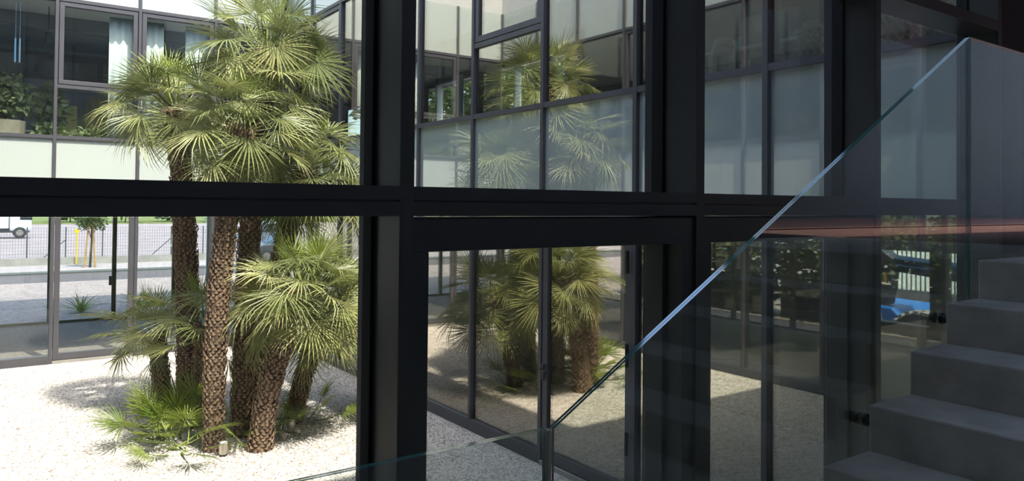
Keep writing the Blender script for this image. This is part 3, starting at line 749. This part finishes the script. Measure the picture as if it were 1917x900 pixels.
yt = tree('street_tree', 'young street tree held by two timber stakes in front of the fence', 'tree', (3.71, 36.14, G + .06), 2.0, (.55, .55, .62), 900, .13, 5, trunk_r=.05)
for dx in (-.22, .18):
    MB().tube([(3.71 + dx, 36.0, G + .06), (3.71 + dx * .35, 36.05, G + 2.0)], .035, 8).build('stake', 'stake', yt)
mk = empty('marker_post', (3.36, 37.9, G + .06), label='yellow marker post in front of the fence', cat='post')
MB().tube([(3.36, 37.9, G + .06), (3.36, 37.9, -1.42)], .035, 8).build('pole', 'yellow', mk)
MB().tube([(3.36, 37.86, -1.36), (3.36, 37.94, -1.36)], .10, 14).build('head', 'yellow', mk)
pb = empty('post_box', (5.0, 25.0, G), label='dark red box with white lid on thin legs outside the far wing', cat='box')
box('body', 'red', 4.80, 5.16, 24.9, 25.2, -1.68, -1.42, pb); box('lid', 'white', 4.78, 5.18, 24.88, 25.22, -1.42, -1.36, pb)
for x in (4.84, 5.12): MB().tube([(x, 25.05, G), (x, 25.05, -1.68)], .018, 6).build('leg', 'wire', pb)

def wheel(name, parent, c, r, w, axis, mat='rubber', hub='steel'):
    d = Vector((1, 0, 0)) if axis == 0 else Vector((0, 1, 0)); c = Vector(c)
    o = MB().tube([c - d * w / 2, c - d * w * .42, c + d * w * .42, c + d * w / 2], [r * .9, r, r, r * .9], 24).build(name, mat, parent)
    MB().tube([c - d * (w / 2 + .01), c + d * (w / 2 + .01)], r * .55, 18).build('hub', hub, o)
    return o

def car(label, x, y, paint, L=4.4, H=1.5, W=1.75, truck=False):
    t = empty('car', (x, y, G + .02), label=label, cat='car'); z = G + .02
    k = H / 1.5
    prof = [(0, .28), (0.02, .62 * k), (.25, .80 * k), (1.15, .92 * k), (1.75, 1.42 * k), (2.2, 1.5 * k), (3.3, 1.48 * k), (4.05, 1.0 * k), (4.35, .92 * k), (4.4, .3)]
    prof = [(x + p[0] * L / 4.4, z + p[1]) for p in prof]
    MB().prism(prof, 1, y, y + W).build('body', paint, t, .05)
    win = [(1.30, .96 * k), (1.80, 1.36 * k), (3.25, 1.38 * k), (3.85, .98 * k)]
    for yy in (y - .012, y + W - .004):
        MB().prism([(x + p[0] * L / 4.4, z + p[1]) for p in win], 1, yy, yy + .016).build('side_window', 'carglass', t)
    MB().quadbox([(x + 1.10 * L / 4.4, y + .15, z + .93 * k), (x + 1.12 * L / 4.4, y + .15, z + .91 * k), (x + 1.12 * L / 4.4, y + W - .15, z + .91 * k), (x + 1.10 * L / 4.4, y + W - .15, z + .93 * k), (x + 1.67 * L / 4.4, y + .2, z + 1.38 * k), (x + 1.72 * L / 4.4, y + .2, z + 1.36 * k), (x + 1.72 * L / 4.4, y + W - .2, z + 1.36 * k), (x + 1.67 * L / 4.4, y + W - .2, z + 1.38 * k)]).build('windscreen', 'carglass', t)
    for dx in (.85, 3.5):
        for yy in (y + .08, y + W - .08): wheel('wheel', t, (x + dx * L / 4.4, yy, z + .33), .33, .2, 1)
    for yy in (y + .2, y + W - .45): box('headlight', 'white', x - .01, x + .06, yy, yy + .28, z + .62 * k, z + .76 * k, t)
    return t
car('pale blue grey car parked behind the wire fence', 11.6, 43.5, 'carpaint', H=1.75)
car('dark grey car at the kerb nearer than the pale one', 10.0, 35.2, 'cargrey')

vn = empty('van', (1.0, 67, G + .02), label='white box van parked in the lot at the far left', cat='van')
box('cargo_box', 'vanwhite', -2.6, 1.5, 66.2, 68.4, G + .75, G + 3.1, vn, .05); box('cab', 'vanwhite', 1.55, 2.95, 66.3, 68.3, G + .55, G + 2.3, vn, .15)
box('chassis', 'lamp', -2.5, 2.8, 66.4, 68.2, G + .45, G + .75, vn); box('windscreen', 'carglass', 2.2, 2.97, 66.28, 68.32, G + 1.4, G + 2.1, vn)
for dx in (-1.6, 2.2):
    for yy in (66.4, 68.2): wheel('wheel', vn, (dx, yy, G + .44), .42, .25, 1)

def agave(label, base, n, L, seed):
    rnd = random.Random(seed); b = Vector(base); t = empty('agave', base, label=label, cat='plant')
    for k in range(n):
        a = k * 2.4; el = .35 + .9 * (1 - k / n); l = L * rnd.uniform(.8, 1.1)
        h = Vector((math.cos(a), math.sin(a), 0)); sd = Vector((-h.y, h.x, 0)); mb = MB()
        for i in range(5):
            q = i / 4; p = b + h * l * q * math.cos(el) + Vector((0, 0, l * q * math.sin(el) - .25 * l * q * q))
            w = .04 * (1 - q) + .003
            mb.v += [tuple(p - sd * w), tuple(p + Vector((0, 0, -.01))), tuple(p + sd * w)]
        for i in range(4):
            c = 3 * i; mb.f += [(c, c+1, c+4, c+3), (c+1, c+2, c+5, c+4)]
        mb.build('leaf', 'palmyoung', t)
    return t
agave('spiky green rosette plant outside the far wing', (2.1, 22.2, G), 26, .75, 4)
agave('second spiky rosette plant partly hidden by the short left palm', (3.5, 22.6, G), 22, .7, 6)

# trees
for k, (x, h) in enumerate([(2, 5), (9, 4.2), (15, 5.5), (21, 4.5), (27, 5), (34, 5.5), (41, 4.6)]):
    tree('bank_tree', ['leftmost bushy tree', 'second bushy tree from the left', 'third bushy tree from the left', 'middle bushy tree', 'third bushy tree from the right', 'second bushy tree from the right', 'rightmost bushy tree'][k] + ' on the bank beyond the parking lot', 'tree', (x, 108 + 2 * (k % 2), G + .1), h * .45, (2.3, 2.3, h * .45), 900, 0.8, 50 + k, group='trees on the far bank')
for k, (x, y, h, r) in enumerate([(-10.6, 4.4, 2.2, 1.5), (-10.4, 8.2, 2.0, 1.6), (-10.8, 12.1, 2.3, 1.6), (-10.4, 16.0, 2.1, 1.6), (-10.6, 19.9, 2.2, 1.5)]):
    tree('garden_tree', ['first', 'second', 'third', 'fourth', 'fifth'][k] + ' round tree behind the left wing counted from the stairs', 'tree', (x, y, G), h, (r, r, 1.5), 1900, .26, 70 + k, group='trees behind the left wing')
for k, (x, y, h, r) in enumerate([(12.8, 15.2, 5.9, 2.2), (13.0, 19.9, 6.1, 2.3), (13.4, 25.2, 6.2, 2.6)]):
    tree('yard_tree', ['nearest', 'middle', 'farthest'][k] + ' leafy tree behind the right wing', 'tree', (x, y, G), h, (r, r, 1.8), 1700, .26, 80 + k, group='trees behind the right wing')

for k, y0 in enumerate((2.0, 7.2, 12.4)):
    rnd = random.Random(140 + k)
    h = empty('hedge', (-7.2, y0 + 2.5, G), label=('nearest', 'middle', 'farthest')[k] + ' clipped hedge section along the left wing', cat='hedge', group='hedge sections behind the left wing')
    box('stems', 'bark', -7.35, -7.05, y0 + .2, y0 + 4.9, G, G + 1.0, h)
    mb = MB()
    for j in range(8): leaf_cloud(mb, (-7.2 + rnd.uniform(-.1, .1), y0 + .4 + j * .62, G + 1.5 + rnd.uniform(-.15, .15)), (.6, .6, 1.4), 420, .23, rnd)
    mb.build('foliage', 'leaf', h)
# ------------------------------------------------------------------ machine yard behind the right wing
lf = empty('boom_lift', (14.0, 7.0, G), label='bright blue boom lift with navy arm seen past the stairs', cat='machine')
for (x, y) in ((13.65, 6.62), (15.2, 6.62), (13.65, 8.9), (15.2, 8.9)):
    w = wheel('wheel', lf, (x, y, G + .52), .52, .34, 0, 'rubber', 'lamp')
    mb = MB()
    for k in range(22):
        a = 2 * math.pi * k / 22; a2 = a + .17
        for (x0, x1, off) in ((-.18, 0, 0), (0, .18, .14)):
            p = [(math.cos(q + off), math.sin(q + off)) for q in (a, a2)]
            mb.quadbox([(x + x0, y + p[0][0] * .50, G + .52 + p[0][1] * .50), (x + x1, y + p[0][0] * .50, G + .52 + p[0][1] * .50), (x + x1, y + p[1][0] * .50, G + .52 + p[1][1] * .50), (x + x0, y + p[1][0] * .50, G + .52 + p[1][1] * .50),
                        (x + x0, y + p[0][0] * .56, G + .52 + p[0][1] * .56), (x + x1, y + p[0][0] * .56, G + .52 + p[0][1] * .56), (x + x1, y + p[1][0] * .56, G + .52 + p[1][1] * .56), (x + x0, y + p[1][0] * .56, G + .52 + p[1][1] * .56)])
    mb.build('tyre_tread', 'tread', w)
box('chassis', 'navy', 13.9, 15.0, 6.4, 9.2, G + .42, G + .78, lf, .03)
MB().prism([(6.75, G + .70), (7.15, G + 1.06), (8.4, G + 1.10), (8.6, G + .72)], 0, 13.6, 15.1).build('engine_cover', 'blue', lf, .03)
MB().quadbox([(13.585, 7.28, G + .78), (13.6, 7.28, G + .78), (13.6, 7.52, G + .78), (13.585, 7.52, G + .78), (13.585, 7.34, G + .98), (13.6, 7.34, G + .98), (13.6, 7.58, G + .98), (13.585, 7.58, G + .98)]).build('label_plate', 'white', lf)
MB().prism([(7.35, G + 1.08), (7.22, G + 1.95), (7.45, G + 2.12), (8.1, G + 2.12), (8.3, G + 1.1)], 0, 13.8, 14.15).build('turret', 'lamp', lf, .04)
box('sticker', 'yellow', 13.785, 13.8, 7.34, 7.40, G + 1.45, G + 1.70, lf); box('sticker', 'yellow', 13.785, 13.8, 7.66, 7.73, G + 1.55, G + 1.76, lf)
bo = MB().quadbox([(13.9, 4.6, -1.42), (14.4, 4.6, -1.42), (14.4, 9.2, -1.02), (13.9, 9.2, -1.02), (13.9, 4.6, -1.12), (14.4, 4.6, -1.12), (14.4, 9.2, -.78), (13.9, 9.2, -.78)]).build('arm', 'navy', lf, .02)
for dz in (.27, .40):
    MB().quadbox([(13.885, 4.6, -1.55 + dz), (13.9, 4.6, -1.55 + dz), (13.9, 9.2, -1.12 + dz * .8), (13.885, 9.2, -1.12 + dz * .8), (13.885, 4.6, -1.535 + dz), (13.9, 4.6, -1.535 + dz), (13.9, 9.2, -1.10 + dz * .8), (13.885, 9.2, -1.10 + dz * .8)]).build('stripe', 'sky_blue', bo)
box('wall_yard_low', 'lowwall', 19.0, 19.25, 2, 18, G, -2.07, kind='structure', label='low concrete wall at the back of the machine yard')
pf = empty('pale_fence', (19.1, 9, -2.07), label='dark railing fence before pale paving behind the boom lift', cat='fence')
mb = MB()
for i in range(110): mb.box(19.1, 19.12, 4 + i * .115, 4.03 + i * .115, -2.07, -1.0)
mb.build('railing_bars', 'wire', pf, kind='stuff')
box('rail', 'wire', 19.09, 19.13, 4, 16.7, -1.05, -1.0, pf)
for i in range(6): box('post', 'wire', 19.08, 19.14, 4.5 + 2.2 * i, 4.56 + 2.2 * i, -2.07, -.95, pf)
ground('floor_yard_far', 'pavement2', 19.3, 90, 2.3, 40, G + .02, 'pale sunlit paving beyond the railing fence')
